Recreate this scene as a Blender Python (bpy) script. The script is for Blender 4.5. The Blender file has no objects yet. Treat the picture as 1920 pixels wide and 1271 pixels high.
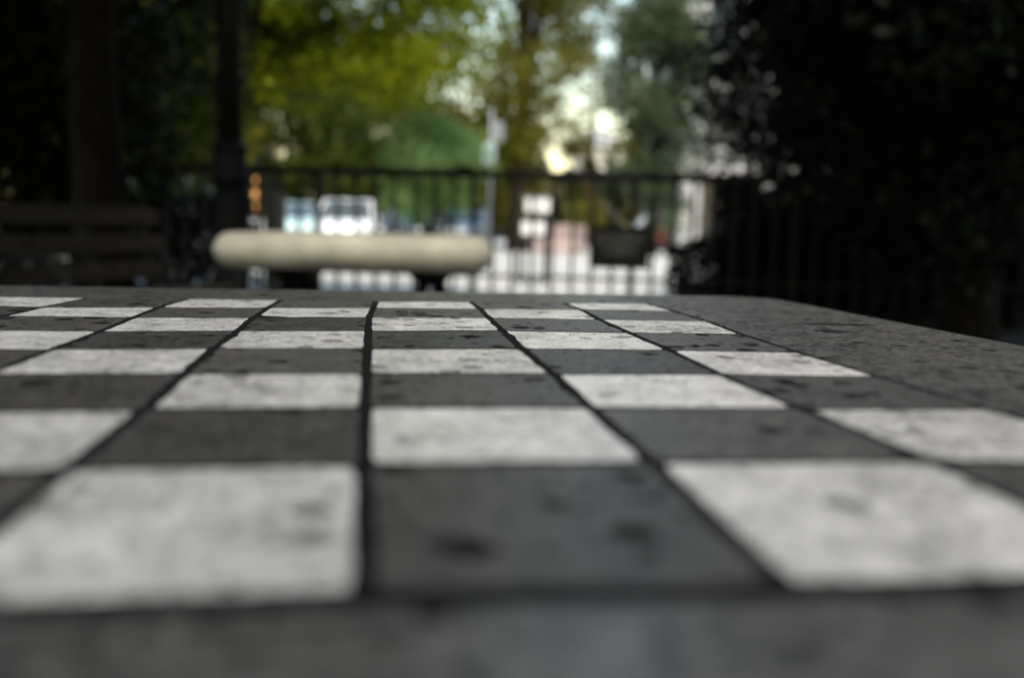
import bpy, bmesh, math, random
import numpy as np
from mathutils import Vector, Matrix

PI = math.pi
random.seed(7)
scene = bpy.context.scene
col = scene.collection

# ------------------------------------------------------------------ camera
S = 0.058                       # edge of one chess square in metres
TOP = 0.75                      # height of the near table top
FPX, PITCH, YAW, ROLL = 1705.05, -0.12232494, 0.14788692, 0.02540556
CAM = Vector((1.02255946 * S, -5.99598634 * S, TOP + 0.81821 * S))
_f = Vector((math.sin(YAW) * math.cos(PITCH), math.cos(YAW) * math.cos(PITCH), math.sin(PITCH)))
_r = Vector((math.cos(YAW), -math.sin(YAW), 0))
_u = _r.cross(_f)
RT = math.cos(ROLL) * _r + math.sin(ROLL) * _u
UP = -math.sin(ROLL) * _r + math.cos(ROLL) * _u
FW = _f
cam_data = bpy.data.cameras.new('camera')
cam = bpy.data.objects.new('camera', cam_data)
col.objects.link(cam)
m3 = Matrix((RT, UP, -FW)).transposed()
cam.matrix_world = Matrix.Translation(CAM) @ m3.to_4x4()
cam_data.sensor_width = 36
cam_data.lens = FPX / 1920 * 36
cam_data.clip_start = 0.01
cam_data.clip_end = 2000
cam_data.dof.use_dof = True
cam_data.dof.focus_distance = 0.43
cam_data.dof.aperture_fstop = 5.3
cam_data.dof.aperture_blades = 0
scene.camera = cam

# ------------------------------------------------------------------ sky, sun, exposure
SUN_AZ = math.radians(186)       # clockwise from +Y (the way the table's columns run)
SUN_EL = math.radians(58)
world = bpy.data.worlds.new('World')
scene.world = world
world.use_nodes = True
wn = world.node_tree
for n in list(wn.nodes):
    wn.nodes.remove(n)
sky = wn.nodes.new('ShaderNodeTexSky')
sky.sky_type = 'NISHITA'
sky.sun_disc = False
sky.sun_elevation = SUN_EL
sky.sun_rotation = SUN_AZ
sky.air_density = 2.0
sky.dust_density = 1.0
sky.ozone_density = 1.0
bg = wn.nodes.new('ShaderNodeBackground')
bg.inputs['Strength'].default_value = 0.12
wo = wn.nodes.new('ShaderNodeOutputWorld')
wn.links.new(sky.outputs[0], bg.inputs[0])
wn.links.new(bg.outputs[0], wo.inputs[0])
sun_d = bpy.data.lights.new('sun', 'SUN')
sun_d.energy = 2.4
sun_d.angle = math.radians(5)
sun_d.color = (1.0, 0.92, 0.80)
sun = bpy.data.objects.new('sun', sun_d)
col.objects.link(sun)
sdir = Vector((math.sin(SUN_AZ) * math.cos(SUN_EL), math.cos(SUN_AZ) * math.cos(SUN_EL), math.sin(SUN_EL)))
sun.rotation_euler = (-sdir).to_track_quat('-Z', 'Y').to_euler()
sun.location = sdir * 50
vs = scene.view_settings
vs.view_transform = 'Standard'
vs.look = 'None'
vs.gamma = 1
vs.use_curve_mapping = False
vs.exposure = 1.38
scene.cycles.use_denoising = True
scene.cycles.max_bounces = 8
scene.cycles.transparent_max_bounces = 8
scene.cycles.sample_clamp_indirect = 4

# ------------------------------------------------------------------ helpers
def at(px, py, z):
    """world point seen at photo pixel (1920x1271) at depth z along the view axis (planning aid for real positions)"""
    return CAM + z * (FW + (px - 960) / FPX * RT - (py - 635.5) / FPX * UP)

def ground_at(px, z):
    """point on the ground at photo column px, depth z"""
    p = at(px, 420, z)
    return Vector((p.x, p.y, 0))

def lift(py, px, z):
    """height above ground of photo pixel at depth z"""
    return at(px, py, z).z

def tag(o, label=None, cat=None, group=None, kind=None):
    if label: o['label'] = label
    if cat: o['category'] = cat
    if group: o['group'] = group
    if kind: o['kind'] = kind
    return o

def empty(name, loc=(0, 0, 0), rz=0.0):
    o = bpy.data.objects.new(name, None)
    o.empty_display_size = 0.1
    o.location = loc
    o.rotation_euler = (0, 0, rz)
    col.objects.link(o)
    return o

class MB:
    """collects shapes into one bmesh"""
    def __init__(self):
        self.bm = bmesh.new()

    def box(self, c, s, rz=0.0, bev=0.0, rot=None):
        M = Matrix.Translation(Vector(c)) @ (rot.to_4x4() if rot else Matrix.Rotation(rz, 4, 'Z')) @ Matrix.Diagonal((s[0], s[1], s[2], 1))
        r = bmesh.ops.create_cube(self.bm, size=1, matrix=M)
        if bev > 0:
            es = list({e for v in r['verts'] for e in v.link_edges})
            bmesh.ops.bevel(self.bm, geom=es, offset=bev, segments=2, affect='EDGES', profile=0.5)
        return self

    def tube(self, pts, rad, n=8, cap=True):
        pts = [Vector(p) for p in pts]
        if not hasattr(rad, '__len__'):
            rad = [rad] * len(pts)
        rings = []
        prev = None
        for i, p in enumerate(pts):
            a = pts[max(i - 1, 0)]
            b = pts[min(i + 1, len(pts) - 1)]
            t = (b - a).normalized()
            if prev is None:
                x = t.orthogonal().normalized()
            else:
                x = (prev - t * prev.dot(t)).normalized()
            prev = x
            y = t.cross(x)
            rings.append([self.bm.verts.new(p + rad[i] * (math.cos(k * 2 * PI / n) * x + math.sin(k * 2 * PI / n) * y)) for k in range(n)])
        for r0, r1 in zip(rings, rings[1:]):
            for k in range(n):
                self.bm.faces.new((r0[k], r0[(k + 1) % n], r1[(k + 1) % n], r1[k]))
        if cap:
            self.bm.faces.new(rings[0][::-1])
            self.bm.faces.new(rings[-1])
        return self

    def lathe(self, prof, c=(0, 0, 0), n=24, cap=True):
        c = Vector(c)
        rings = [[self.bm.verts.new(c + Vector((r * math.cos(k * 2 * PI / n), r * math.sin(k * 2 * PI / n), h))) for k in range(n)] for r, h in prof]
        for r0, r1 in zip(rings, rings[1:]):
            for k in range(n):
                self.bm.faces.new((r0[k], r0[(k + 1) % n], r1[(k + 1) % n], r1[k]))
        if cap:
            self.bm.faces.new(rings[0][::-1])
            self.bm.faces.new(rings[-1])
        return self

    def loft(self, loops, cap=True):
        rings = [[self.bm.verts.new(p) for p in lp] for lp in loops]
        n = len(rings[0])
        for r0, r1 in zip(rings, rings[1:]):
            for k in range(n):
                self.bm.faces.new((r0[k], r0[(k + 1) % n], r1[(k + 1) % n], r1[k]))
        if cap:
            self.bm.faces.new(rings[0][::-1])
            self.bm.faces.new(rings[-1])
        return self

    def mesh(self, name, mat, smooth=False):
        me = bpy.data.meshes.new(name)
        bmesh.ops.recalc_face_normals(self.bm, faces=self.bm.faces)
        self.bm.to_mesh(me)
        self.bm.free()
        me.materials.append(mat)
        if smooth:
            me.shade_smooth()
        return me

    def build(self, name, mat, parent=None, smooth=False, loc=None):
        return link(name, self.mesh(name, mat, smooth), parent, loc)

def link(name, me, parent=None, loc=None):
    o = bpy.data.objects.new(name, me)
    col.objects.link(o)
    if parent: o.parent = parent
    if loc is not None: o.location = loc
    return o

def copy_tree(o, parent=None):
    c = o.copy()
    col.objects.link(c)
    if parent: c.parent = parent
    for ch in list(o.children):
        copy_tree(ch, c)
    return c

# ------------------------------------------------------------------ materials
def mat_base(name):
    m = bpy.data.materials.new(name)
    m.use_nodes = True
    nt = m.node_tree
    return m, nt, nt.nodes['Principled BSDF'], nt.nodes['Material Output']

def plain(name, rgb, rough=0.5, metal=0.0, vary=0.15, scale=6.0, bump=0.0, bscale=80.0, spec=0.5):
    m, nt, b, out = mat_base(name)
    tc = nt.nodes.new('ShaderNodeTexCoord')
    nz = nt.nodes.new('ShaderNodeTexNoise')
    nz.inputs['Scale'].default_value = scale
    nz.inputs['Detail'].default_value = 6
    nt.links.new(tc.outputs['Object'], nz.inputs['Vector'])
    rp = nt.nodes.new('ShaderNodeValToRGB')
    rp.color_ramp.elements[0].position = 0.3
    rp.color_ramp.elements[1].position = 0.7
    rp.color_ramp.elements[0].color = (*[c * (1 - vary) for c in rgb], 1)
    rp.color_ramp.elements[1].color = (*[min(1, c * (1 + vary)) for c in rgb], 1)
    nt.links.new(nz.outputs[0], rp.inputs[0])
    nt.links.new(rp.outputs[0], b.inputs['Base Color'])
    b.inputs['Roughness'].default_value = rough
    b.inputs['Metallic'].default_value = metal
    b.inputs['Specular IOR Level'].default_value = spec
    if bump:
        n2 = nt.nodes.new('ShaderNodeTexNoise')
        n2.inputs['Scale'].default_value = bscale
        n2.inputs['Detail'].default_value = 4
        nt.links.new(tc.outputs['Object'], n2.inputs['Vector'])
        bp = nt.nodes.new('ShaderNodeBump')
        bp.inputs['Strength'].default_value = bump
        bp.inputs['Distance'].default_value = 0.01
        nt.links.new(n2.outputs[0], bp.inputs['Height'])
        nt.links.new(bp.outputs[0], b.inputs['Normal'])
    return m

def math_node(nt, op, a, b=None, clamp=False):
    n = nt.nodes.new('ShaderNodeMath')
    n.operation = op
    n.use_clamp = clamp
    for i, v in enumerate((a, b)):
        if v is None: continue
        if isinstance(v, (int, float)): n.inputs[i].default_value = v
        else: nt.links.new(v, n.inputs[i])
    return n.outputs[0]

def stone(name, rgb, grain, pit, stain, rough, spec, rand=0.12, pitscale=95.0, grainscale=900.0, pit_thr=0.80, mottle=0.25):
    """cast stone: fine speckle, cloudy wear, scattered irregular pits and stains"""
    m, nt, b, out = mat_base(name)
    L = nt.links.new
    N = nt.nodes.new
    tc = N('ShaderNodeTexCoord')
    info = N('ShaderNodeObjectInfo')
    def noise(scale, detail=4, rough=0.6, vec=None):
        n = N('ShaderNodeTexNoise')
        n.inputs['Scale'].default_value = scale
        n.inputs['Detail'].default_value = detail
        n.inputs['Roughness'].default_value = rough
        L(vec or tc.outputs['Object'], n.inputs['Vector'])
        return n
    # distorted coordinates so pits are never round
    wob = noise(260, 3)
    sub = N('ShaderNodeVectorMath'); sub.operation = 'SUBTRACT'; sub.inputs[1].default_value = (.5, .5, .5)
    L(wob.outputs['Color'], sub.inputs[0])
    scl = N('ShaderNodeVectorMath'); scl.operation = 'SCALE'; scl.inputs['Scale'].default_value = 0.0055
    L(sub.outputs[0], scl.inputs[0])
    add = N('ShaderNodeVectorMath'); add.operation = 'ADD'
    L(tc.outputs['Object'], add.inputs[0]); L(scl.outputs[0], add.inputs[1])
    def pits(scale, thr, rmax):
        v = N('ShaderNodeTexVoronoi')
        v.inputs['Scale'].default_value = scale
        L(add.outputs[0], v.inputs['Vector'])
        sep = N('ShaderNodeSeparateColor')
        L(v.outputs['Color'], sep.inputs[0])
        on = math_node(nt, 'MULTIPLY', math_node(nt, 'SUBTRACT', sep.outputs[0], thr), 1.0 / (1 - thr), True)
        rr = math_node(nt, 'MULTIPLY', on, rmax)
        d = math_node(nt, 'SUBTRACT', rr, v.outputs['Distance'])
        return math_node(nt, 'MULTIPLY', d, 9.0, True)
    p1 = pits(pitscale, pit_thr, 0.68)
    p2 = pits(pitscale * 2.7, pit_thr + 0.04, 0.5)
    p3 = pits(pitscale * 8, 0.72, 0.55)
    pit_all = math_node(nt, 'MAXIMUM', p1, math_node(nt, 'MAXIMUM', p2, math_node(nt, 'MULTIPLY', p3, 0.55)))
    g = noise(grainscale, 3, 0.7)
    # aggregate: every grain of the cast stone has a tone of its own
    ag = N('ShaderNodeTexVoronoi'); ag.inputs['Scale'].default_value = grainscale * .62
    L(add.outputs[0], ag.inputs['Vector'])
    ags = N('ShaderNodeSeparateColor'); L(ag.outputs['Color'], ags.inputs[0])
    agv = math_node(nt, 'MULTIPLY', math_node(nt, 'SUBTRACT', math_node(nt, 'POWER', ags.outputs[1], 0.7), 0.59), grain * 1.1)
    cl = noise(60, 6, 0.65)
    cl2 = noise(16, 4, 0.6)
    gv = math_node(nt, 'MULTIPLY', math_node(nt, 'SUBTRACT', g.outputs[0], 0.5), grain * 2)
    mv = math_node(nt, 'MULTIPLY', math_node(nt, 'SUBTRACT', cl.outputs[0], 0.5), mottle * 2.4)
    mv2 = math_node(nt, 'MULTIPLY', math_node(nt, 'SUBTRACT', cl2.outputs[0], 0.5), mottle * 1.4)
    rv = math_node(nt, 'MULTIPLY', math_node(nt, 'SUBTRACT', info.outputs['Random'], 0.5), rand * 2)
    tot = math_node(nt, 'ADD', math_node(nt, 'ADD', math_node(nt, 'ADD', gv, agv), mv), math_node(nt, 'ADD', rv, mv2))
    val = math_node(nt, 'ADD', 1.0, tot)
    # stains: soft dark patches
    st = noise(44, 5, 0.7)
    stv = math_node(nt, 'MULTIPLY', math_node(nt, 'SUBTRACT', st.outputs[0], 0.60), 6.0, True)
    val = math_node(nt, 'MULTIPLY', val, math_node(nt, 'SUBTRACT', 1.0, math_node(nt, 'MULTIPLY', stv, stain)))
    val = math_node(nt, 'MULTIPLY', val, math_node(nt, 'SUBTRACT', 1.0, math_node(nt, 'MULTIPLY', pit_all, pit)))
    cm = N('ShaderNodeVectorMath'); cm.operation = 'SCALE'
    cm.inputs[0].default_value = rgb
    L(val, cm.inputs['Scale'])
    L(cm.outputs[0], b.inputs['Base Color'])
    rg = math_node(nt, 'ADD', rough, math_node(nt, 'MULTIPLY', math_node(nt, 'SUBTRACT', cl.outputs[0], 0.5), 0.22))
    L(math_node(nt, 'ADD', rg, math_node(nt, 'MULTIPLY', pit_all, 0.3), True), b.inputs['Roughness'])
    L(math_node(nt, 'MULTIPLY', math_node(nt, 'SUBTRACT', 1.0, math_node(nt, 'MULTIPLY', pit_all, 0.9)), spec), b.inputs['Specular IOR Level'])
    h = math_node(nt, 'SUBTRACT', math_node(nt, 'ADD', math_node(nt, 'ADD', math_node(nt, 'MULTIPLY', g.outputs[0], 0.30), math_node(nt, 'MULTIPLY', ags.outputs[2], 0.45)), math_node(nt, 'MULTIPLY', cl.outputs[0], 0.4)), pit_all)
    bp = N('ShaderNodeBump')
    bp.inputs['Strength'].default_value = 0.3
    bp.inputs['Distance'].default_value = 0.0004
    L(h, bp.inputs['Height'])
    L(bp.outputs[0], b.inputs['Normal'])
    return m

def leaf_mat(name, c0, c1, trans=0.5, rough=0.55, tcol=None):
    m, nt, b, out = mat_base(name)
    L = nt.links.new
    N = nt.nodes.new
    geo = N('ShaderNodeNewGeometry')
    rp = N('ShaderNodeValToRGB')
    rp.color_ramp.elements[0].color = (*c0, 1)
    rp.color_ramp.elements[1].color = (*c1, 1)
    # whole sprays differ in tone as well as single leaves
    tc = N('ShaderNodeTexCoord')
    nz = N('ShaderNodeTexNoise'); nz.inputs['Scale'].default_value = 1.1; nz.inputs['Detail'].default_value = 2
    L(tc.outputs['Object'], nz.inputs['Vector'])
    spray = math_node(nt, 'MULTIPLY', math_node(nt, 'SUBTRACT', nz.outputs[0], 0.36), 3.2, True)
    L(math_node(nt, 'ADD', math_node(nt, 'MULTIPLY', geo.outputs['Random Per Island'], 0.35), math_node(nt, 'MULTIPLY', spray, 0.65)), rp.inputs[0])
    L(rp.outputs[0], b.inputs['Base Color'])
    b.inputs['Roughness'].default_value = rough
    b.inputs['Specular IOR Level'].default_value = 0.12
    tr = N('ShaderNodeBsdfTranslucent')
    if tcol:
        mul = N('ShaderNodeMix'); mul.data_type = 'RGBA'; mul.blend_type = 'MULTIPLY'
        mul.inputs[0].default_value = 1
        L(rp.outputs[0], mul.inputs[6]); mul.inputs[7].default_value = (*tcol, 1)
        L(mul.outputs[2], tr.inputs[0])
    else:
        L(rp.outputs[0], tr.inputs[0])
    mx = N('ShaderNodeMixShader')
    mx.inputs[0].default_value = trans
    L(b.outputs[0], mx.inputs[1]); L(tr.outputs[0], mx.inputs[2])
    L(mx.outputs[0], out.inputs[0])
    return m

def glow(name, rgb, strength):
    m, nt, b, out = mat_base(name)
    b.inputs['Base Color'].default_value = (*rgb, 1)
    b.inputs['Emission Color'].default_value = (*rgb, 1)
    b.inputs['Emission Strength'].default_value = strength
    return m

M = {
    'white_tile': stone('white_tile_stone', (.46, .440, .420), .70, .68, .60, .30, .5, rand=.11, pitscale=120, pit_thr=.80, mottle=.62),
    'grey_tile': stone('grey_tile_stone', (.056, .0515, .0475), .85, .88, .60, .42, .36, rand=.30, pitscale=110, pit_thr=.74, mottle=.45),
    'slab': stone('slab_granite', (.066, .0625, .059), 1.0, .75, .6, .34, .32, rand=0, pitscale=150, pit_thr=.85, mottle=.5, grainscale=650),
    'mortar': plain('black_joint', (.004, .004, .004), .9, vary=.4, scale=200, spec=.1),
    'chip': plain('dark_chip', (.01, .01, .01), .9, vary=.3, spec=.1),
    'beige': plain('beige_cast_concrete', (.225, .207, .162), .75, vary=.24, scale=11, bump=.25, bscale=220),
    'iron': plain('black_painted_iron', (.004, .004, .004), .6, vary=.3, scale=12, spec=.12),
    'post_iron': plain('black_lamp_post_paint', (.004, .004, .004), .6, vary=.3, scale=12, spec=.12),
    'bench_wood': plain('weathered_brown_slats', (.016, .012, .008), .85, spec=.12, vary=.35, scale=14, bump=.3, bscale=60),
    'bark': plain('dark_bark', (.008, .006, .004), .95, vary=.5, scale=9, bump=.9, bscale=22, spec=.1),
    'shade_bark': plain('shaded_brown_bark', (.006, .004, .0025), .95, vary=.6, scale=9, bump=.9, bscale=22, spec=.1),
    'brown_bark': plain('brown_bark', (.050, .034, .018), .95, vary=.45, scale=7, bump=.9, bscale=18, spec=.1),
    'asphalt': plain('dark_park_asphalt', (.035, .034, .033), .9, vary=.3, scale=3, bump=.3, bscale=150),
    'pave': plain('pale_paving', (.37, .362, .33), .85, vary=.12, scale=2.5, bump=.2, bscale=60),
    'road': plain('pale_worn_road', (.36, .352, .325), .85, vary=.14, scale=.6, bump=.2, bscale=60),
    'kerb': plain('granite_kerb', (.38, .37, .35), .8, vary=.15, scale=5),
    'sign': plain('black_sign_face', (.004, .004, .004), .6, vary=.2, spec=.1),
    'letter': plain('grey_sign_lettering', (.075, .075, .065), .6, vary=.2),
    'panel_white': plain('white_panel', (.82, .82, .80), .45, vary=.05),
    'box_dark': plain('dark_enamel', (.014, .016, .015), .4, vary=.3),
    'blue_sign': plain('pale_blue_sign', (.45, .52, .62), .5, vary=.08),
    'galv': plain('galvanised_steel', (.30, .31, .32), .5, .6, vary=.15),
    'wall': plain('pale_grey_stone_wall', (.36, .355, .335), .85, vary=.12, scale=1.3, bump=.3, bscale=30),
    'house': plain('cream_house_wall', (.72, .64, .52), .85, vary=.06, scale=1),
    'trim': plain('light_stone_trim', (.38, .365, .35), .8, vary=.1, scale=2),
    'pane': plain('dark_window_glass', (.02, .024, .028), .08, vary=.2),
    'frame': plain('dark_window_frame', (.05, .045, .045), .5, vary=.2),
    'car_white': plain('white_car_paint', (.80, .80, .80), .25, vary=.03),
    'car_teal': plain('pale_teal_car_paint', (.42, .60, .60), .28, vary=.05),
    'car_black': plain('black_car_paint', (.015, .016, .018), .2, vary=.2),
    'car_grey': plain('silver_car_paint', (.40, .42, .42), .28, .4, vary=.05),
    'car_red': plain('red_car_paint', (.20, .032, .032), .3, vary=.08),
    'car_glass': plain('car_glass', (.06, .075, .08), .06, vary=.1, spec=.9),
    'tyre': plain('tyre_rubber', (.015, .015, .015), .85, vary=.2),
    'rim': plain('alloy_rim', (.45, .45, .46), .3, .8, vary=.1),
    'lamp_glass': plain('headlight_glass', (.75, .77, .78), .15, vary=.05),
    'tail': plain('red_tail_light', (.45, .02, .02), .25, vary=.1),
    'barrier': plain('faded_pink_barrier', (.27, .20, .185), .6, vary=.2, scale=3),
    'amber': glow('amber_glow', (1.0, .47, .14), .45),  # emission added because plain orange discs would look dark when backlit
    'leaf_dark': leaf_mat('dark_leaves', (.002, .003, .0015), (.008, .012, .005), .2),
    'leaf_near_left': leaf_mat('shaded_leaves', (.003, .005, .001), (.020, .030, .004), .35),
    'leaf_yellow': leaf_mat('yellow_green_leaves', (.026, .048, .003), (.330, .365, .016), .62, tcol=(1.0, 1.0, .5)),
    'leaf_olive': leaf_mat('olive_leaves', (.040, .052, .008), (.270, .245, .040), .6, tcol=(1.0, .95, .6)),
    'leaf_green': leaf_mat('fresh_green_leaves', (.12, .21, .055), (.30, .44, .16), .45),
    'leaf_cool': leaf_mat('grey_green_leaves', (.045, .065, .030), (.110, .140, .070), .45),
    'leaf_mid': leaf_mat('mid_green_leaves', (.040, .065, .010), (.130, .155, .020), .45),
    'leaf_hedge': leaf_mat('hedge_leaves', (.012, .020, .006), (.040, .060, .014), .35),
}

# ------------------------------------------------------------------ ground
def sheet(name, pts, z, mat, label):
    bm = bmesh.new()
    bm.faces.new([bm.verts.new((p[0], p[1], z)) for p in pts])
    me = bpy.data.meshes.new(name)
    bmesh.ops.recalc_face_normals(bm, faces=bm.faces)
    bm.to_mesh(me); bm.free()
    if me.polygons[0].normal.z < 0: me.flip_normals()
    me.materials.append(mat)
    o = link(name, me)
    return tag(o, label, None, None, 'structure')

FX = Vector((RT.x, RT.y, 0)).normalized()          # along the fence
FY = Vector((FW.x, FW.y, 0)).normalized()          # away from the fence, towards the street
C0 = Vector((CAM.x, CAM.y, 0))
def loc(a, d):                                     # a metres to the right, d metres out from the table's near edge
    return C0 + FX * a + FY * d
RZ = math.atan2(FX.y, FX.x)
sheet('ground', [(-900, -900), (900, -900), (900, 900), (-900, 900)], 0, M['asphalt'], 'dark asphalt ground of the small park')
pv = sheet('pavement', [loc(-60, 8.2), loc(60, 8.2), loc(60, 24), loc(-60, 24)], 0.004, M['kerb'], 'pale pavement running outside the iron fence')
sheet('road', [loc(-200, 24), loc(200, 24), loc(200, 62), loc(-200, 62)], 0.008, M['road'], 'pale worn road with parked cars')
# paving slabs laid on the pavement bed
slab_me = MB().box((0, 0, 0), (1.478, 1.478, 0.10), bev=.008).mesh('paving_slab', M['pave'])
for j in range(6):
    for i in range(-8, 8):
        p = loc(i * 1.5 + .75 + (.75 if j % 2 else 0), 9.0 + j * 1.5)
        s = link('paving_slab', slab_me, pv)
        s.location = (p.x, p.y, random.uniform(-.003, .003))
        s.rotation_euler = (0, 0, RZ + random.uniform(-.003, .003))
kb = MB()
kb.box((0, 0, .07), (80, .22, .14))
k = kb.build('kerb', M['kerb'])
k.location = loc(0, 23.9); k.rotation_euler = (0, 0, RZ)
tag(k, 'granite kerb between pavement and road', None, None, 'structure')

# ------------------------------------------------------------------ building at the right
def building():
    z = 34
    a0 = (1262 - 960) / FPX * z
    W, H = 26, 17
    b = tag(empty('stone_building', loc(a0, z), RZ), 'pale grey stone building standing behind the dark tree at the right', 'building')
    cols, rows = 9, 4
    ww, wh = 1.25, 2.1
    gx = W / cols
    fl = [3.9 + 3.3 * r for r in range(rows)]
    # wall as a frame of piers and spandrels round real openings
    mb = MB()
    edges = [0]
    for c in range(cols):
        x = gx * (c + .5)
        mb.box(((edges[-1] + x - ww / 2) / 2, .25, H / 2), (x - ww / 2 - edges[-1], .5, H))
        edges.append(x + ww / 2)
        zz = 0.0
        lows = [(0.6, 2.6)] + [(f, f + wh) for f in fl]
        for lo, hi in lows:
            mb.box((x, .25, (zz + lo) / 2), (ww - .004, .494, lo - zz))
            zz = hi
        mb.box((x, .25, (zz + H) / 2), (ww - .004, .494, H - zz))
    mb.box(((edges[-1] + W) / 2, .25, H / 2), (W - edges[-1], .5, H))
    mb.box((W / 2, 5.2, H / 2), (W - .1, 9.0, H - .3))
    mb.build('wall', M['wall'], b)
    MB().box((W / 2, .15, 3.05), (W + .3, .9, .35), bev=.04).build('string_course', M['trim'], b)
    MB().box((W / 2, .1, H + .2), (W + .6, 1.1, .5), bev=.05).build('cornice', M['trim'], b)
    fr = MB()
    t = .08
    fr.box((-ww / 2 + t / 2, 0, wh / 2), (t, .12, wh)).box((ww / 2 - t / 2, 0, wh / 2), (t, .12, wh))
    fr.box((0, 0, t / 2), (ww - 2 * t, .12, t)).box((0, 0, wh - t / 2), (ww - 2 * t, .12, t)).box((0, .01, wh / 2), (ww - 2 * t, .10, t))
    fme = fr.mesh('window', M['frame'])
    pme = MB().box((0, .03, wh / 2), (ww - 2 * t, .02, wh - 2 * t)).mesh('pane', M['pane'])
    sme = MB().box((0, -.28, -.06), (ww + .3, .30, .12), bev=.015).mesh('sill', M['trim'])
    for c in range(cols):
        for lo in [0.6 - .05] + fl:
            w = link('window', fme, b, (gx * (c + .5), .28, lo + (.05 if lo < 1 else 0)))
            link('pane', pme, w)
            link('sill', sme, w)
    pier = MB().box((0, 0, 1.43), (.62, .34, 2.86), bev=.03).mesh('pier', M['trim'])
    for c in range(cols + 1):
        link('pier', pier, b, (min(max(gx * c, .32), W - .32), -.17, 0))
    return b
building()

def far_house():
    z = 88
    a0 = (1072 - 960) / FPX * z
    b = tag(empty('pale_house', loc(a0, z), RZ), 'small pale house at the far end of the street between the trees', 'house')
    W, H, n = 4.2, 8.6, 2
    MB().box((W / 2, 4, H / 2), (W, 8, H)).build('wall', M['house'], b)
    MB().loft([[(-.3, -.3, H), (W + .3, -.3, H), (W + .3, 8.3, H), (-.3, 8.3, H)], [(W * .3, 2.4, H + 1.9), (W * .7, 2.4, H + 1.9), (W * .7, 5.6, H + 1.9), (W * .3, 5.6, H + 1.9)]]).build('roof', M['trim'], b)
    fme = MB().box((0, -.02, 0), (1.0, .10, 1.5)).mesh('window', M['trim'])
    pme = MB().box((0, -.06, 0), (.84, .06, 1.34)).mesh('pane', M['pane'])
    for zz in (1.6, 4.3, 7.0):
        for k in range(n):
            w = link('window', fme, b, (W * (k + .5) / n, 0, zz))
            link('pane', pme, w)
far_house()

# ------------------------------------------------------------------ iron fence
def fence():
    d0, d1 = 7.60, 6.85                      # its left end stands a little farther off
    a0, a1 = -5.3, 5.9
    P0, P1 = loc(a0, d0), loc(a1, d1)
    v = P1 - P0
    Lf = v.length
    rz = math.atan2(v.y, v.x)
    f = tag(empty('iron_fence', P0, rz), 'long black iron picket fence between the park and the pavement', 'fence')
    MB().box((Lf / 2, 0, 1.205), (Lf, .062, .062), bev=.008).build('top_rail', M['iron'], f)
    MB().box((Lf / 2, 0, .41), (Lf, .038, .025)).build('bottom_rail', M['iron'], f)
    pk = MB().box((0, 0, .655), (.028, .028, 1.07)).mesh('picket', M['iron'])
    po = MB().box((0, 0, .60), (.050, .050, 1.19), bev=.006).mesh('post', M['iron'])
    n = int(Lf / .157)
    # a post wherever the photograph has one
    posts = []
    aa = (590 - 960) / FPX * 7.25
    k = -4
    while True:
        x = aa + k * 1.2545 - a0
        k += 1
        if x < 0: continue
        if x > Lf: break
        posts.append(x)
    for x in posts:
        link('post', po, f, (x, 0, 0))
    for i in range(len(posts) - 1):
        for q in range(1, 8):
            x = posts[i] + (posts[i + 1] - posts[i]) * q / 8
            o = link('picket', pk, f, (x, 0, 0))
            o.rotation_euler = (random.uniform(-.004, .004), random.uniform(-.006, .006), 0)
    MB().box((0, 0, 0), (.13, .08, .035), bev=.010).build('latch', M['iron'], f, loc=((868 - 960) / FPX * 7.2 - a0, -.01, 1.245))
    return f
fence()

def sign():
    z = 6.98
    p = at(1161, 464, z)
    w, h = .455, .325
    s = tag(empty('notice_sign', p, RZ - .067), 'black rectangular notice with rows of grey lettering hung on the iron fence', 'sign')
    MB().box((0, 0, 0), (w, .012, h), bev=.003).build('plate', M['sign'], s)
    fr = MB()
    for zz in (-h / 2 + .006, h / 2 - .006): fr.box((0, -.009, zz), (w, .008, .010))
    for xx in (-w / 2 + .006, w / 2 - .006): fr.box((xx, -.009, 0), (.010, .008, h - .026))
    fr.build('rim', M['iron'], s)
    rnd = random.Random(3)
    for r, wid in enumerate((.37, .35, .33, .27, .23)):
        mb = MB()
        x = -wid / 2
        while x < wid / 2:
            if rnd.random() < .82:
                mb.box((x, -.0075, .095 - r * .034), (.0045, .003, .021))
                if rnd.random() < .6: mb.box((x + .005, -.0075, .095 - r * .034 + rnd.choice((-.009, 0, .009))), (.006, .002, .004))
            x += .0115
        mb.build('lettering', M['letter'], s)['kind'] = 'stuff'
    for sx in (-.15, .15):
        MB().tube([(sx, .02, .10), (sx, .05, .10)], .006, 6).build('bracket', M['iron'], s)
sign()

# ------------------------------------------------------------------ lamp post
def lamp_post():
    z = 6.0
    b = ground_at(433, z)
    t = tag(empty('lamp_post', b), 'tall black iron lamp post with ringed collar standing at the fence', 'lamp post')
    MB().lathe([(.22, 0), (.22, .07), (.17, .10), (.15, .16), (.118, .22), (.108, .9), (.106, 1.03)], n=32).build('base', M['post_iron'], t, True)
    MB().lathe([(.112, 1.03), (.135, 1.045), (.14, 1.07), (.122, 1.09), (.118, 1.14), (.106, 1.19), (.108, 1.235), (.122, 1.25), (.126, 1.265), (.112, 1.285), (.085, 1.30)], n=32).build('collar', M['post_iron'], t, True)
    MB().lathe([(.079, 1.29), (.074, 2.4), (.068, 4.2)], n=24).build('shaft', M['post_iron'], t, True)
    for k in range(12):
        a = k * PI / 6
        MB().box((.110 * math.cos(a), .110 * math.sin(a), .60), (.010, .022, .72), rz=a).build('flute', M['post_iron'], t)
lamp_post()

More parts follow.
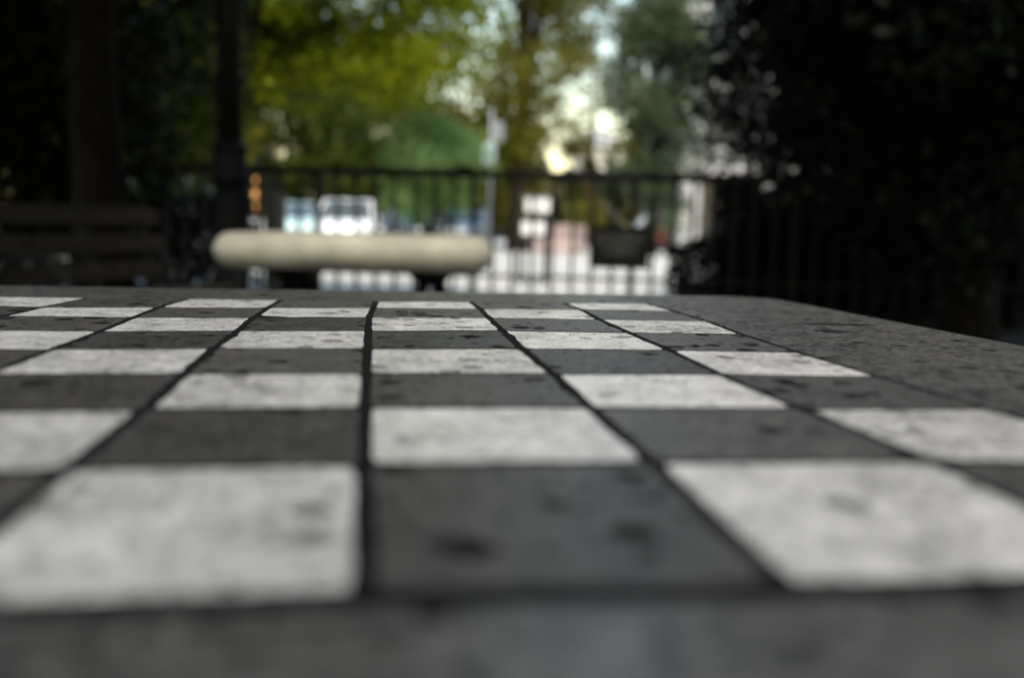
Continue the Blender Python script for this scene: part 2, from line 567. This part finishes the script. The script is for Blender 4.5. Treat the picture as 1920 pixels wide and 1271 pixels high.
def bollard():
    b = ground_at(516, 6.4)
    t = tag(empty('slant_topped_bollard', b, RZ), 'dark square bollard with sloping top beside the lamp post', 'bollard')
    w = .062
    lo = [(-w, -w, 0), (w, -w, 0), (w, w, 0), (-w, w, 0)]
    hi = [(-w, -w, 1.08), (w, -w, .99), (w, w, .99), (-w, w, 1.08)]
    MB().loft([lo, hi]).build('body', M['box_dark'], t)
    MB().loft([[(x * 1.1, y * 1.1, zz + .001) for x, y, zz in hi], [(x * 1.1, y * 1.1, zz + .018) for x, y, zz in hi]]).build('cap', M['iron'], t)
    MB().box((0, 0, .02), (.2, .2, .04)).build('foot_plate', M['iron'], t)
bollard()

# ------------------------------------------------------------------ slatted bench at the left
def bench():
    P0 = at(-70, 420, 3.55); P1 = at(322, 420, 4.75)
    P0.z = P1.z = 0
    v = P1 - P0
    Lb = v.length
    rz = math.atan2(v.y, v.x)
    t = tag(empty('park_bench', P0, rz), 'dark slatted park bench with curled iron arms at the left', 'bench')
    # local: x along the bench, -y towards the sitter, back leaning to +y
    def back_pt(h):
        return (.02 + (h - .42) * .22, h)
    for h in (.80, .665, .535):
        y, zz = back_pt(h)
        rot = Matrix.Rotation(-.216, 3, 'X')
        MB().box((Lb / 2, y - .012, zz), (Lb, .028, .085), bev=.006, rot=rot).build('slat', M['bench_wood'], t)
    for k in range(4):
        MB().box((Lb / 2, -.05 - k * .105, .43 + .008 * k), (Lb, .088, .028), bev=.006).build('seat_slat', M['bench_wood'], t)
    for x in (.05, Lb * .60, Lb - .08):
        mb = MB()
        mb.tube([(x, -.46, .42), (x, -.2, .40), (x, 0, .41), (x, .06, .52), (x, .10, .72), (x, .125, .86)], [.02, .022, .026, .026, .022, .018], 8)
        mb.tube([(x, -.44, .41), (x, -.47, .22), (x, -.46, 0)], [.022, .02, .024], 8)
        mb.tube([(x, 0, .41), (x, .10, .2), (x, .16, 0)], [.024, .02, .024], 8)
        mb.build('frame', M['iron'], t, True)
    for x in (.05, Lb - .08):
        n = 28
        MB().tube([(x, -.28 + .19 * math.cos(a), .47 + .17 * math.sin(a)) for a in [i * 2 * PI / n for i in range(n + 1)]], .013, 8, cap=False).build('arm_hoop', M['iron'], t, True)
        MB().tube([(x, -.10, .50), (x, -.02, .60), (x, .06, .64)], .012, 8).build('arm_scroll', M['iron'], t, True)
bench()

# ------------------------------------------------------------------ stone tables
def rounded_outline(hx, hy, r, n=8, jitter=0.0):
    pts = []
    for cx, cy, a0 in ((hx - r, hy - r, 0), (-hx + r, hy - r, PI / 2), (-hx + r, -hy + r, PI), (hx - r, -hy + r, 1.5 * PI)):
        for k in range(n + 1):
            a = a0 + k * PI / 2 / n
            pts.append((cx + r * math.cos(a), cy + r * math.sin(a)))
    return pts

def slab_loops(hx, hy, r, th, top):
    """outline rings from the flat underside round the rounded edge to the top; the last ring is where the flat top starts"""
    loops = []
    e = th / 2
    for k in range(11):
        a = -PI / 2 + PI * k / 10
        inset = e * .92 * (1 - math.cos(a))
        zz = top - e + e * math.sin(a)
        loops.append([(x, y, zz) for x, y in rounded_outline(hx - inset, hy - inset, max(r - inset * .6, .01))])
    return loops

def table_legs(t, hx, top):
    for sx in (-1, 1):
        cx = sx * hx * .53
        br = MB()
        br.loft([[(cx + dx * .075, dy * .15, top) for dx, dy in ((-1, -1), (1, -1), (1, 1), (-1, 1))],
                 [(cx + dx * .055, dy * .11, top - .03) for dx, dy in ((-1, -1), (1, -1), (1, 1), (-1, 1))],
                 [(cx + dx * .028, dy * .05, top - .06) for dx, dy in ((-1, -1), (1, -1), (1, 1), (-1, 1))]])
        br.build('bracket', M['iron'], t)
        for dx, dy in ((-1, -1), (1, -1), (-1, 1), (1, 1)):
            MB().tube([(cx + dx * .022, dy * .05, top - .04), (cx + dx * .045, dy * .11, top - .14), (cx + dx * .05, dy * .14, top * .5), (cx + dx * .07, dy * .22, .012)],
                      [.017, .015, .015, .02], 8).build('leg', M['iron'], t, True)

# near table -----------------------------------------------------------------
HX, HYF, HYN = 6.75 * S, 6.0 * S, 6.3 * S
TH = .095
def hit(px, py):
    d = FW + (px - 960) / FPX * RT - (py - 635.5) / FPX * UP
    k = (TOP - CAM.z) / d.z
    p = CAM + k * d
    return p.x, p.y
# joint crossings measured on the real board: (column line, row line) -> pixel
MEAS = {(5,8):(705,565),(6,8):(883,566),(7,8):(1057,568),(8,8):(1213,569),(4,8):(527,562.5),(3,8):(350,560),(2,8):(165,558.5),
 (5,7):(700,577),(5,6):(692,595),(5,5):(690,620),(5,4):(688,653),(5,3):(687,699),(5,2):(685,763),(5,1):(682,870),(5,0):(679,1112),
 (6,7):(900,579),(6,6):(917,596),(6,5):(942,619.5),(6,4):(980,653.5),(6,3):(1036,700),(6,2):(1107,763),(6,1):(1225,866),(6,0):(1478,1098),
 (7,7):(1089,580),(7,6):(1125,599),(7,5):(1180,623.5),(7,4):(1255,656),(7,3):(1352,701),(7,2):(1500,765),(7,1):(1745,863),
 (8,7):(1266,583),(8,6):(1327,602),(8,5):(1390,626),(8,4):(1497,660),(8,3):(1650,706),(8,2):(1855,766),
 (4,7):(502,577),(4,6):(475,595),(4,5):(446,620),(4,4):(400,653),(4,3):(345,700),(4,2):(270,767),(4,1):(125,880),
 (3,7):(298,576),(3,6):(250,595),(3,5):(187,621),(3,4):(95,655),(2,7):(80,575.5)}
# smooth residual of the measured joints against an even grid (fitted as a gentle polynomial for the squares not measured)
keys = list(MEAS)
A_ = np.array([[1, i - 4, j - 4, (i - 4) * (j - 4), (j - 4) ** 2, (i - 4) ** 2] for i, j in keys], float)
Bv = np.array([[hit(*MEAS[k])[0] / S - (k[0] - 4), hit(*MEAS[k])[1] / S - (k[1] - 4)] for k in keys])
coef = np.linalg.lstsq(A_, Bv, rcond=None)[0]
GRID = {}
rnd = random.Random(5)
for i in range(9):
    for j in range(9):
        if (i, j) in MEAS:
            GRID[i, j] = hit(*MEAS[i, j])
        else:
            ex = min(max(i, 3), 8)
            v = np.array([1, ex - 4, j - 4, (ex - 4) * (j - 4), (j - 4) ** 2, (ex - 4) ** 2]) @ coef
            GRID[i, j] = ((i - 4 + v[0] + rnd.uniform(-.01, .01)) * S, (j - 4 + v[1] + rnd.uniform(-.01, .01)) * S)

def near_table():
    t = tag(empty('chess_table', (0, 0, 0)), 'grey stone table with inlaid black and white chessboard filling the foreground', 'table')
    hy = (HYF + HYN) / 2
    oy = (HYF - HYN) / 2
    loops = [[(x, y + oy, z) for x, y, z in lp] for lp in slab_loops(HX, hy, 1.05 * S, TH, TOP)]
    mb = MB()
    bm = mb.bm
    rings = [[bm.verts.new(p) for p in lp] for lp in loops]
    n = len(rings[0])
    for r0, r1 in zip(rings, rings[1:]):
        for k in range(n):
            bm.faces.new((r0[k], r0[(k + 1) % n], r1[(k + 1) % n], r1[k]))
    bm.faces.new(rings[0][::-1])
    # board recess
    g = .0016
    hole = []
    def outward(i, j):
        x, y = GRID[i, j]
        return (x + (g if i == 8 else -g if i == 0 else 0), y + (g if j == 8 else -g * 3.0 if j == 0 else 0))
    for i in range(8): hole.append(outward(i, 0))
    for j in range(8): hole.append(outward(8, j))
    for i in range(8, 0, -1): hole.append(outward(i, 8))
    for j in range(8, 0, -1): hole.append(outward(0, j))
    hv = [bm.verts.new((x, y, TOP)) for x, y in hole]
    hc = [bm.verts.new((x * .9985, y * .9985, TOP - .0012)) for x, y in hole]
    hb = [bm.verts.new((x * .9985, y * .9985, TOP - .009)) for x, y in hole]
    nh = len(hv)
    he = [bm.edges.new((hv[k], hv[(k + 1) % nh])) for k in range(nh)]
    oe = [bm.edges.get((rings[-1][k], rings[-1][(k + 1) % n])) for k in range(n)]
    bmesh.ops.triangle_fill(bm, use_beauty=True, edges=he + oe)
    for q in range(nh):
        bm.faces.new((hv[q], hv[(q + 1) % nh], hc[(q + 1) % nh], hc[q]))
        bm.faces.new((hc[q], hc[(q + 1) % nh], hb[(q + 1) % nh], hb[q]))
    slab = mb.build('slab', M['slab'], t, False)
    for p in slab.data.polygons:
        p.use_smooth = abs(p.normal.z) < .995
    mb = MB()
    mb.bm.faces.new([mb.bm.verts.new((x, y, TOP - .0001)) for x, y in hole])
    bed = mb.build('mortar_bed', M['mortar'], t)
    # 64 squares, each a chipped, bevelled stone of its own
    rr = random.Random(11)
    for j in range(8):
        for i in range(8):
            q = [Vector((*GRID[a, b], 0)) for a, b in ((i, j), (i + 1, j), (i + 1, j + 1), (i, j + 1))]
            c = sum(q, Vector()) / 4
            gap = .0013
            def inset(p, d):
                # pull a point in from both joints
                dx = d if p.x < c.x else -d
                dy = d if p.y < c.y else -d
                return Vector((p.x + dx, p.y + dy, 0))
            qi = [inset(p, gap) for p in q]
            ring = []
            for k in range(4):
                a, b = qi[k], qi[(k + 1) % 4]
                for f in (0, .12, .3, .5, .7, .88):
                    p = a.lerp(b, f)
                    nrm = (c - p).normalized()
                    chip = abs(rr.gauss(0, .00026)) + (.0011 if f == 0 else 0) * rr.uniform(.2, 1) + (rr.uniform(.0006, .0016) if rr.random() < .04 else 0)
                    ring.append(p + nrm * chip)
            dz = rr.uniform(-.00006, .00008)
            tx, ty = rr.uniform(-.0015, .0015), rr.uniform(-.0015, .0015)
            def zz(p): return TOP + dz + (p.x - c.x) * tx + (p.y - c.y) * ty
            lo = [(p.x, p.y, TOP - .0053) for p in ring]
            mi = [(p.x, p.y, zz(p) - .0002) for p in ring]
            hi = []
            for p in ring:
                w = p + (c - p).normalized() * rr.uniform(.0004, .0008)
                hi.append((w.x, w.y, zz(w)))
            mb = MB()
            mb.loft([lo, mi, hi])
            white = (i + j) % 2 == 0
            mb.build('tile', M['white_tile' if white else 'grey_tile'], t)
    # gouges in the right-hand border
    def gouge(px0, px1, py, dy, seed):
        r2 = random.Random(seed)
        top, bot = [], []
        nn = 14
        for k in range(nn + 1):
            f = k / nn
            w = dy * math.sin(PI * min(max(f, .03), .97)) ** .6 * r2.uniform(.5, 1)
            x = px0 + (px1 - px0) * f
            top.append(hit(x, py + 3 * f - w)); bot.append(hit(x, py + 3 * f + w))
        mb = MB()
        mb.bm.faces.new([mb.bm.verts.new((x, y, TOP + .0002)) for x, y in top + bot[::-1]])
        mb.build('gouge', M['chip'], t)
    gouge(1503, 1645, 607, 2.2, 1)
    gouge(1526, 1592, 620, 3.2, 2)
    gouge(1795, 1838, 689, 2.0, 3)
    gouge(470, 520, 553, 1.0, 4)
    table_legs(t, HX, TOP - TH + .001)
near_table()

def far_table():
    z = 2.82
    top = .764
    c = at(686, 450, z)
    t = tag(empty('concrete_table', (c.x, c.y, 0), -YAW * .72), 'beige concrete table with thick rounded edge on dark iron legs', 'table')
    th = .098
    hx = .388
    mb = MB()
    mb.loft(slab_loops(hx, .35, .075, th, top))
    mb.build('slab', M['beige'], t, True)
    table_legs(t, hx, top - th + .001)
far_table()

# ------------------------------------------------------------------ street things
def paper_box():
    z = 12.0
    b = ground_at(1004, z)
    t = tag(empty('newspaper_box', b, RZ), 'dark newspaper box on two legs with two white panels', 'newspaper box')
    k = z / FPX
    MB().box((0, .2, .93), (60 * k, .4, .56), bev=.02).build('cabinet', M['box_dark'], t)
    MB().box((.02, .19, 1.215), (50 * k, .30, .014), bev=.004).build('hood', M['box_dark'], t)
    h1 = lift(386, 1007, z); h2 = lift(428, 1000, z)
    MB().box((3 * k, -.008, h1), (46 * k, .014, 25 * k), bev=.004).build('panel', M['panel_white'], t)
    MB().box((-4 * k, -.008, h2), (43 * k, .014, 25 * k), bev=.004).build('panel', M['panel_white'], t)
    for x in (-26 * k, 22 * k):
        MB().box((x, .2, .33), (.07, .07, .65)).build('leg', M['box_dark'], t)
    for x in (-26 * k, 22 * k):
        MB().box((x, .2, .02), (.16, .3, .03)).build('foot', M['box_dark'], t)
paper_box()

def street_sign():
    z = 20
    b = ground_at(918, z)
    t = tag(empty('street_sign', b, RZ), 'slim street sign post with pale blue plates beside the green bush', 'sign')
    MB().tube([(0, 0, 0), (0, 0, 3.3)], .03, 8).build('pole', M['galv'], t, True)
    h = lift(289, 911, z)
    MB().box((-.05, -.04, h), (.28, .02, .46), bev=.01).build('plate', M['blue_sign'], t)
    MB().box((.16, -.04, lift(250, 934, z)), (.20, .02, .40), bev=.01).build('plate', M['galv'], t)
street_sign()

def disc_post():  # invented post; its discs glow in place of orange spots of unknown source
    z = 22
    b = ground_at(482, z)
    t = tag(empty('amber_disc_post', b, RZ), 'dark post with a column of glowing amber discs right of the lamp post', 'signal')
    MB().tube([(0, .12, 0), (0, .12, 2.3)], .05, 10).build('pole', M['box_dark'], t, True)
    MB().box((0, .06, 1.5), (.24, .10, 1.3), bev=.02).build('housing', M['box_dark'], t)
    for py, r in ((338, .06), (364, .10), (388, .075)):
        h = lift(py, 482, z)
        MB().lathe([(r, 0), (r, .03), (r * .7, .06), (r * .2, .07)], n=16).build('lamp', M['amber'], t, True).matrix_local = Matrix.Translation((0, .005, h)) @ Matrix.Rotation(PI / 2, 4, 'X')
disc_post()

def barrier():
    z = 30
    b = ground_at(1050, z)
    t = tag(empty('road_barrier', b, RZ), 'low pale pink road barrier standing on the road beyond the newspaper box', 'barrier')
    MB().loft([[(-.9, -.28, 0), (.9, -.28, 0), (.9, .28, 0), (-.9, .28, 0)], [(-.9, -.25, .2), (.9, -.25, .2), (.9, .25, .2), (-.9, .25, .2)],
               [(-.88, -.10, .42), (.88, -.10, .42), (.88, .10, .42), (-.88, .10, .42)], [(-.88, -.08, .92), (.88, -.08, .92), (.88, .08, .92), (-.88, .08, .92)]]).build('body', M['barrier'], t)
    for x in (-.5, .5):
        MB().box((x, -.255, .1), (.2, .03, .08)).build('foot_slot', M['box_dark'], t)
barrier()

# cars: local x across, -y is the front
def car_loop(y, w, zs):
    """half-section widths to a closed loop across the car at length y; zs list of (half width fraction, z)"""
    right = [(w * f, y, z) for f, z in zs]
    left = [(-w * f, y, z) for f, z in reversed(zs)]
    return right + left

def make_car(name, label, paint, height=1.47, length=4.4, width=1.80, van=False, group='cars standing on the street beyond the fence'):
    t = tag(empty(name), label, 'van' if van else 'car', group)
    w = width / 2
    L2 = length / 2
    hood = .98 if van else .80
    mb = MB()
    secs = []
    for y, top, f in ((-L2, .55, .84), (-L2 + .08, .70, .93), (-L2 + .45, hood - .04, .98), (-L2 + 1.15, hood + .10, 1.0), (0, hood + .14, 1.0), (L2 - .5, hood + .13, .98), (L2 - .06, hood + .08, .93), (L2, .60, .86)):
        secs.append(car_loop(y, w * f, [(.80, .22), (.97, .32), (1.0, .55), (.985, top - .10), (.93, top - .02), (.55, top + .015)]))
    mb.loft(secs)
    mb.build('body', paint, t, False)
    yb0 = -L2 + (.75 if van else 1.12)
    yr0 = -L2 + (1.25 if van else 1.85)
    yr1 = L2 - (.25 if van else .95)
    yb1 = L2 - (.08 if van else .35)
    zb, zr = hood + .10, height
    cab = MB()
    def roof_sec(y, z, f): return [(w * f * .97, y, z - .05), (w * f * .88, y, z), (-w * f * .88, y, z), (-w * f * .97, y, z - .05)]
    MB().loft([roof_sec(yr0, zr - .03, .80), roof_sec((yr0 + yr1) / 2, zr, .82), roof_sec(yr1, zr - .03, .80)]).build('roof', paint, t)
    # glass: wind screen, rear screen, side windows between pillars
    def quad(name, p, mat, th=.02):
        mbq = MB()
        a = [Vector(v) for v in p]
        nrm = (a[1] - a[0]).cross(a[2] - a[0]).normalized() * th
        mbq.loft([[v for v in a], [v - nrm for v in a]])
        return mbq.build(name, mat, t)
    quad('windscreen', [(-w * .90, yb0, zb), (w * .90, yb0, zb), (w * .74, yr0, zr - .06), (-w * .74, yr0, zr - .06)], M['car_glass'])
    quad('rear_window', [(w * .88, yb1, zb), (-w * .88, yb1, zb), (-w * .72, yr1, zr - .06), (w * .72, yr1, zr - .06)], M['car_glass'])
    ym = (yr0 + yr1) / 2
    for s in (-1, 1):
        for y0b, y0t, y1b, y1t in ((yb0 + .12, yr0 + .06, ym - .04, ym - .04), (ym + .04, ym + .04, yb1 - .18, yr1 - .06)):
            p = [(s * w * .95, y0b, zb + .01), (s * w * .95, y1b, zb + .01), (s * w * .80, y1t, zr - .07), (s * w * .80, y0t, zr - .07)]
            if s < 0: p = p[::-1]
            quad('side_window', p, M['car_glass'])
        for yb_, yt_ in ((yb0, yr0), (ym, ym), (yb1, yr1)):
            MB().tube([(s * w * .945, yb_, zb - .03), (s * w * .795, yt_, zr - .05)], .035, 6).build('pillar', paint, t)
        MB().box((s * (w + .07), yb0 + .35, zb + .08), (.17, .09, .13), bev=.02).build('wing_mirror', paint, t)
        MB().box((s * w * .70, -L2 + .03, .64), (w * .36, .12, .14), bev=.02).build('headlight', M['lamp_glass'], t)
        MB().box((s * w * .74, L2 - .03, .72), (w * .26, .10, .16), bev=.02).build('tail_light', M['tail'], t)
        for yw in (-L2 + .82, L2 - .80):
            wh = MB()
            prof = [(.20, -.1), (.31, -.1), (.325, -.06), (.325, .06), (.31, .1), (.20, .1)]
            wh.lathe(prof, n=20)
            o = wh.build('wheel', M['tyre'], t, False)
            o.matrix_local = Matrix.Translation((s * (w - .10), yw, .325)) @ Matrix.Rotation(s * PI / 2, 4, 'Y')
            MB().lathe([(.21, -.02), (.21, .095), (.16, .112), (.05, .118)], n=16).build('rim', M['rim'], o)
    MB().box((0, -L2 - .01, .42), (w * 1.1, .05, .16), bev=.015).build('grille', M['car_black'], t)
    MB().box((0, -L2 - .045, .44), (.40, .014, .10)).build('number_plate', M['panel_white'], t)
    MB().box((0, L2 + .005, .62), (.40, .014, .10)).build('number_plate', M['panel_white'], t)
    return t

def park(t, px, z, rz=0.0):
    t.location = loc((px - 960) / FPX * z, z)
    t.rotation_euler = (0, 0, RZ + rz)
park(make_car('parked_car', 'white car facing the fence above the middle of the beige table', M['car_white'], 1.55), 652, 29.5, .05)
park(make_car('parked_car', 'pale teal car left of the white car behind the beige table', M['car_teal'], 1.50), 552, 33, .3)
park(make_car('parked_car', 'black car with bright windscreen right of the white car', M['car_black'], 1.50), 775, 31, -.15)
park(make_car('parked_car', 'silver car above the right end of the beige table', M['car_grey'], 1.42), 868, 34, -.1)
park(make_car('parked_car', 'red car parked side-on beyond the fence right of the black notice', M['car_red'], 1.43), 1262, 37, PI / 2 + .1)
park(make_car('parked_van', 'pale van partly hidden by pickets left of the lamp post', M['car_white'], 2.05, 4.9, 1.9, True), 345, 26, 2.6)

# ------------------------------------------------------------------ vegetation
def leaves(name, pts, size, mat, seed, parent=None, up=.35, aspect=.55):
    """one mesh of many small leaf blades (two triangles each, folded along the middle)"""
    r = np.random.default_rng(seed)
    pts = np.asarray(pts, np.float32)
    n = len(pts)
    nr = r.normal(size=(n, 3)); nr[:, 2] += up * 2
    nr /= np.linalg.norm(nr, axis=1)[:, None]
    t = r.normal(size=(n, 3)); t[:, 2] -= .5
    t -= nr * (t * nr).sum(1)[:, None]
    t /= np.linalg.norm(t, axis=1)[:, None]
    b = np.cross(nr, t)
    s = size * r.uniform(.6, 1.3, (n, 1))
    v = np.empty((n, 4, 3), np.float32)
    v[:, 0] = pts - t * s * .5
    v[:, 1] = pts + b * s * aspect * .5 + nr * s * .10
    v[:, 2] = pts + t * s * .5
    v[:, 3] = pts - b * s * aspect * .5 + nr * s * .10
    me = bpy.data.meshes.new(name)
    me.vertices.add(n * 4); me.loops.add(n * 4); me.polygons.add(n)
    me.vertices.foreach_set('co', v.ravel())
    me.loops.foreach_set('vertex_index', np.arange(n * 4, dtype=np.int32))
    me.polygons.foreach_set('loop_start', np.arange(0, n * 4, 4, dtype=np.int32))
    me.update(calc_edges=True)
    me.materials.append(mat)
    o = link(name, me, parent)
    o['kind'] = 'stuff'
    return o

def clumped(seed, center, radii, n_clump, per, rc, gaps=(), shell=.5, flat=.75):
    """leaf points gathered into clumps spread through an ellipsoid; gaps = spheres (x, y, z, r) the boughs leave open"""
    r = np.random.default_rng(seed)
    d = r.normal(size=(n_clump, 3)); d /= np.linalg.norm(d, axis=1)[:, None]
    rad = r.uniform(0, 1, (n_clump, 1)) ** (1 / 3)
    rad = rad * (1 - shell) + shell * r.uniform(.75, 1.05, (n_clump, 1)) * np.sign(rad)
    # uneven outline: lobes
    lob = 1 + .18 * np.sin(d[:, :1] * 5 + seed) + .15 * np.sin(d[:, 2:] * 7 + 2 * seed)
    cc = np.asarray(center) + d * rad * lob * np.asarray(radii)
    sz = rc * r.uniform(.5, 1.4, n_clump)
    num = np.maximum(6, (per * (sz / rc) ** 2).astype(int))
    idx = np.repeat(np.arange(n_clump), num)
    off = r.normal(size=(len(idx), 3))
    off *= (r.uniform(0, 1, (len(idx), 1)) ** .4) / np.linalg.norm(off, axis=1)[:, None]
    off[:, 2] *= flat
    p = cc[idx] + off * sz[idx][:, None]
    for gx, gy, gz, gr in gaps:
        dd = np.linalg.norm(p - np.array([gx, gy, gz]), axis=1)
        p = p[dd > gr * r.uniform(.75, 1.05, len(dd))]
    return p, cc

def tree(name, label, base, h_crown, radii, mat, seed, trunk_r, n_clump=150, per=110, rc=.7, leaf=.11, bark='bark', gaps=(), lean=(0, 0), group=None, limbs=7, cat='tree', shell=.5, off=(0, 0)):
    t = tag(empty(name, base), label, cat, group)
    r = random.Random(seed)
    rz = radii[2]
    topz = h_crown + rz * .5
    pts, rr = [], []
    for k in range(9):
        f = k / 8
        pts.append((lean[0] * f + r.uniform(-.05, .05) * (k > 0), lean[1] * f + r.uniform(-.05, .05) * (k > 0), topz * f - (.05 if k == 0 else 0)))
        rr.append(trunk_r * ((1.45 if k == 0 else 1.0) * (1 - .72 * f)))
    MB().tube(pts, rr, 12).build('trunk', M[bark], t, True)
    cen = (lean[0] * .9 + off[0], lean[1] * .9 + off[1], h_crown)
    lg = [(g[0] - base[0], g[1] - base[1], g[2], g[3]) for g in gaps]
    p, cc = clumped(seed, cen, radii, n_clump, per, rc, lg, shell)
    for k in range(limbs):
        e = Vector(cc[(k * 17 + 3) % len(cc)])
        z0 = max(1.6, h_crown - rz * r.uniform(.4, 1.1))
        z0 = min(z0, topz * .9)
        f = z0 / topz
        s = Vector((lean[0] * f, lean[1] * f, z0))
        mid = s.lerp(e, .5) + Vector((0, 0, .25))
        q = trunk_r * (1 - .72 * f)
        MB().tube([s, s.lerp(mid, .5) + Vector((r.uniform(-.1, .1), r.uniform(-.1, .1), .1)), mid, e], [q * .6, q * .45, q * .3, q * .1], 7).build('limb', M[bark], t, True)
    leaves('crown', p, leaf, mat, seed + 50, t)
    return t

def G(px, py, z, rad):
    p = at(px, py, z)
    return (p.x, p.y, p.z, rad)

GAPS = [G(1100, 190, 28, 1.1), G(1120, 260, 29, .8), G(850, 130, 15, .22), G(1030, 110, 29, .6)]
# the two dark near trees
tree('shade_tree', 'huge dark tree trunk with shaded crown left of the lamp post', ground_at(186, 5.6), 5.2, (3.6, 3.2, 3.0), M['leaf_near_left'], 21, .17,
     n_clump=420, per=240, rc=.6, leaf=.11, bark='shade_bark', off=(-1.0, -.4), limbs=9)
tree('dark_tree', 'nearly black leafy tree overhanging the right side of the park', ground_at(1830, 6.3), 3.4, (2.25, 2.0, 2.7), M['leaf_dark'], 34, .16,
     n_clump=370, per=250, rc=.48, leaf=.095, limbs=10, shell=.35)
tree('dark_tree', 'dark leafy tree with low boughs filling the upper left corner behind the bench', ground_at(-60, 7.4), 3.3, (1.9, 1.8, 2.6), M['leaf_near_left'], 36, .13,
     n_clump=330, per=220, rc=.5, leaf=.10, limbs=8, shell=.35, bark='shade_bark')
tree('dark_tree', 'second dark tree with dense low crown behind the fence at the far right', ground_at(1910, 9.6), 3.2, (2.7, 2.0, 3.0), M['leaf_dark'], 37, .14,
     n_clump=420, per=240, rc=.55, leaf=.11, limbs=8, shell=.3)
# unseen trees added beside and behind the table to block light: their crowns shade everything but the lane down the middle
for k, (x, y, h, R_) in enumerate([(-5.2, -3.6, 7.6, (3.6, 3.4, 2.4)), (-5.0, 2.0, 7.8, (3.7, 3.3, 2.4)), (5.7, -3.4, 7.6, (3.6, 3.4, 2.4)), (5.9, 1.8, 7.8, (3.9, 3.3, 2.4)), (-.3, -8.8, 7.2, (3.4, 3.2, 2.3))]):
    tree('unseen_shade_tree', 'tall dark tree added out of view so its crown shades the table', (x, y, 0), h, R_, M['leaf_dark'], 400 + k, .22,
         n_clump=240 if k < 4 else 330, per=130, rc=.9, leaf=.22, limbs=6, group='unseen trees added to shade the table')
# trees along the pavement and the road
tree('yellow_tree', 'bright yellow green tree behind the fence right of the lamp post', ground_at(440, 15), 5.3, (3.1, 1.8, 2.9), M['leaf_yellow'], 43, .15,
     n_clump=165, per=260, rc=.68, leaf=.14, gaps=GAPS, off=(1.0, 0))
tree('olive_tree', 'olive green tree with tall brown trunk behind the newspaper box', ground_at(972, 30), 9.4, (5.2, 2.2, 6.2), M['leaf_olive'], 57, .30,
     n_clump=118, per=330, rc=1.0, leaf=.20, bark='brown_bark', gaps=GAPS, limbs=10, off=(-1.3, 0))
tree('grey_green_tree', 'grey green tree left of the pale stone building', ground_at(1222, 27), 5.0, (1.2, 1.5, 3.6), M['leaf_cool'], 63, .16,
     n_clump=105, per=210, rc=.72, leaf=.15)
tree('mid_green_tree', 'dark green tree standing behind the lamp post', ground_at(300, 19), 5.0, (3.4, 3.0, 3.8), M['leaf_mid'], 71, .18,
     n_clump=300, per=230, rc=.8, leaf=.15)
tree('slender_tree', 'slender loose tree with open crown in the gap above the black notice', ground_at(1105, 42), 6.6, (2.5, 1.2, 5.4), M['leaf_olive'], 77, .13,
     n_clump=58, per=120, rc=.74, leaf=.22, bark='brown_bark', limbs=8)
# round bush
t = tag(empty('round_bush', ground_at(815, 16)), 'fresh green round bush beyond the fence below the yellow green tree', 'bush')
p, cc = clumped(91, (0, 0, 1.78), (1.05, 1.0, .85), 90, 120, .34, shell=.6)
leaves('foliage', p, .085, M['leaf_green'], 92, t)
for k in range(5):
    MB().tube([(random.uniform(-.1, .1), random.uniform(-.1, .1), -.03), (random.uniform(-.3, .3), random.uniform(-.3, .3), .9), tuple(cc[k * 7])], [.04, .03, .012], 6).build('stem', M['bark'], t, True)

# far row of trees beyond the road
ROW = [(885, 58), (-150, 50), (110, 56), (330, 48), (540, 54), (680, 60), (1290, 64), (1420, 58), (1650, 60), (1900, 52)]
for k, (px, z) in enumerate(ROW):
    tree('street_tree', 'dark green street tree standing in the row beyond the road', ground_at(px, z), 6.5 if k else 4.6, (4.2, 3.6, 5.2 if k else 3.9), M['leaf_mid' if k % 3 else 'leaf_olive'], 200 + k, .22,
         n_clump=200, per=150, rc=1.2, leaf=.32, limbs=4, group='street trees in the row beyond the road')

def hedge(name, label, a0, a1, d, w, h, mat, seed, dens, leaf):
    t = tag(empty(name, (0, 0, 0)), label, 'shrub' if name == 'low_shrub' else 'hedge')
    r = np.random.default_rng(seed)
    n = int((a1 - a0) * h * dens)
    a = r.uniform(a0, a1, n); q = r.uniform(-1, 1, n) * w / 2; z = r.uniform(0, 1, n) ** .8 * h
    z *= 1 + .12 * np.sin(a * 1.7 + seed) + .08 * np.sin(a * 4.1)
    P = np.array(C0)[None] + a[:, None] * np.array(FX)[None] + (d + q)[:, None] * np.array(FY)[None]
    P[:, 2] = z
    leaves('foliage', P, leaf, mat, seed, t)
    for k in range(int((a1 - a0) / .8)):
        b = loc(a0 + .4 + k * .8, d)
        MB().tube([(b.x, b.y, -.03), (b.x + .1, b.y, h * .4), (b.x - .05, b.y + .05, h * .8)], [.035, .025, .01], 5).build('stem', M['bark'], t)
hedge('far_hedge', 'long dark hedge beyond the cars and the road', -34, 30, 63, 2.0, 5.0, M['leaf_hedge'], 301, 240, .32)
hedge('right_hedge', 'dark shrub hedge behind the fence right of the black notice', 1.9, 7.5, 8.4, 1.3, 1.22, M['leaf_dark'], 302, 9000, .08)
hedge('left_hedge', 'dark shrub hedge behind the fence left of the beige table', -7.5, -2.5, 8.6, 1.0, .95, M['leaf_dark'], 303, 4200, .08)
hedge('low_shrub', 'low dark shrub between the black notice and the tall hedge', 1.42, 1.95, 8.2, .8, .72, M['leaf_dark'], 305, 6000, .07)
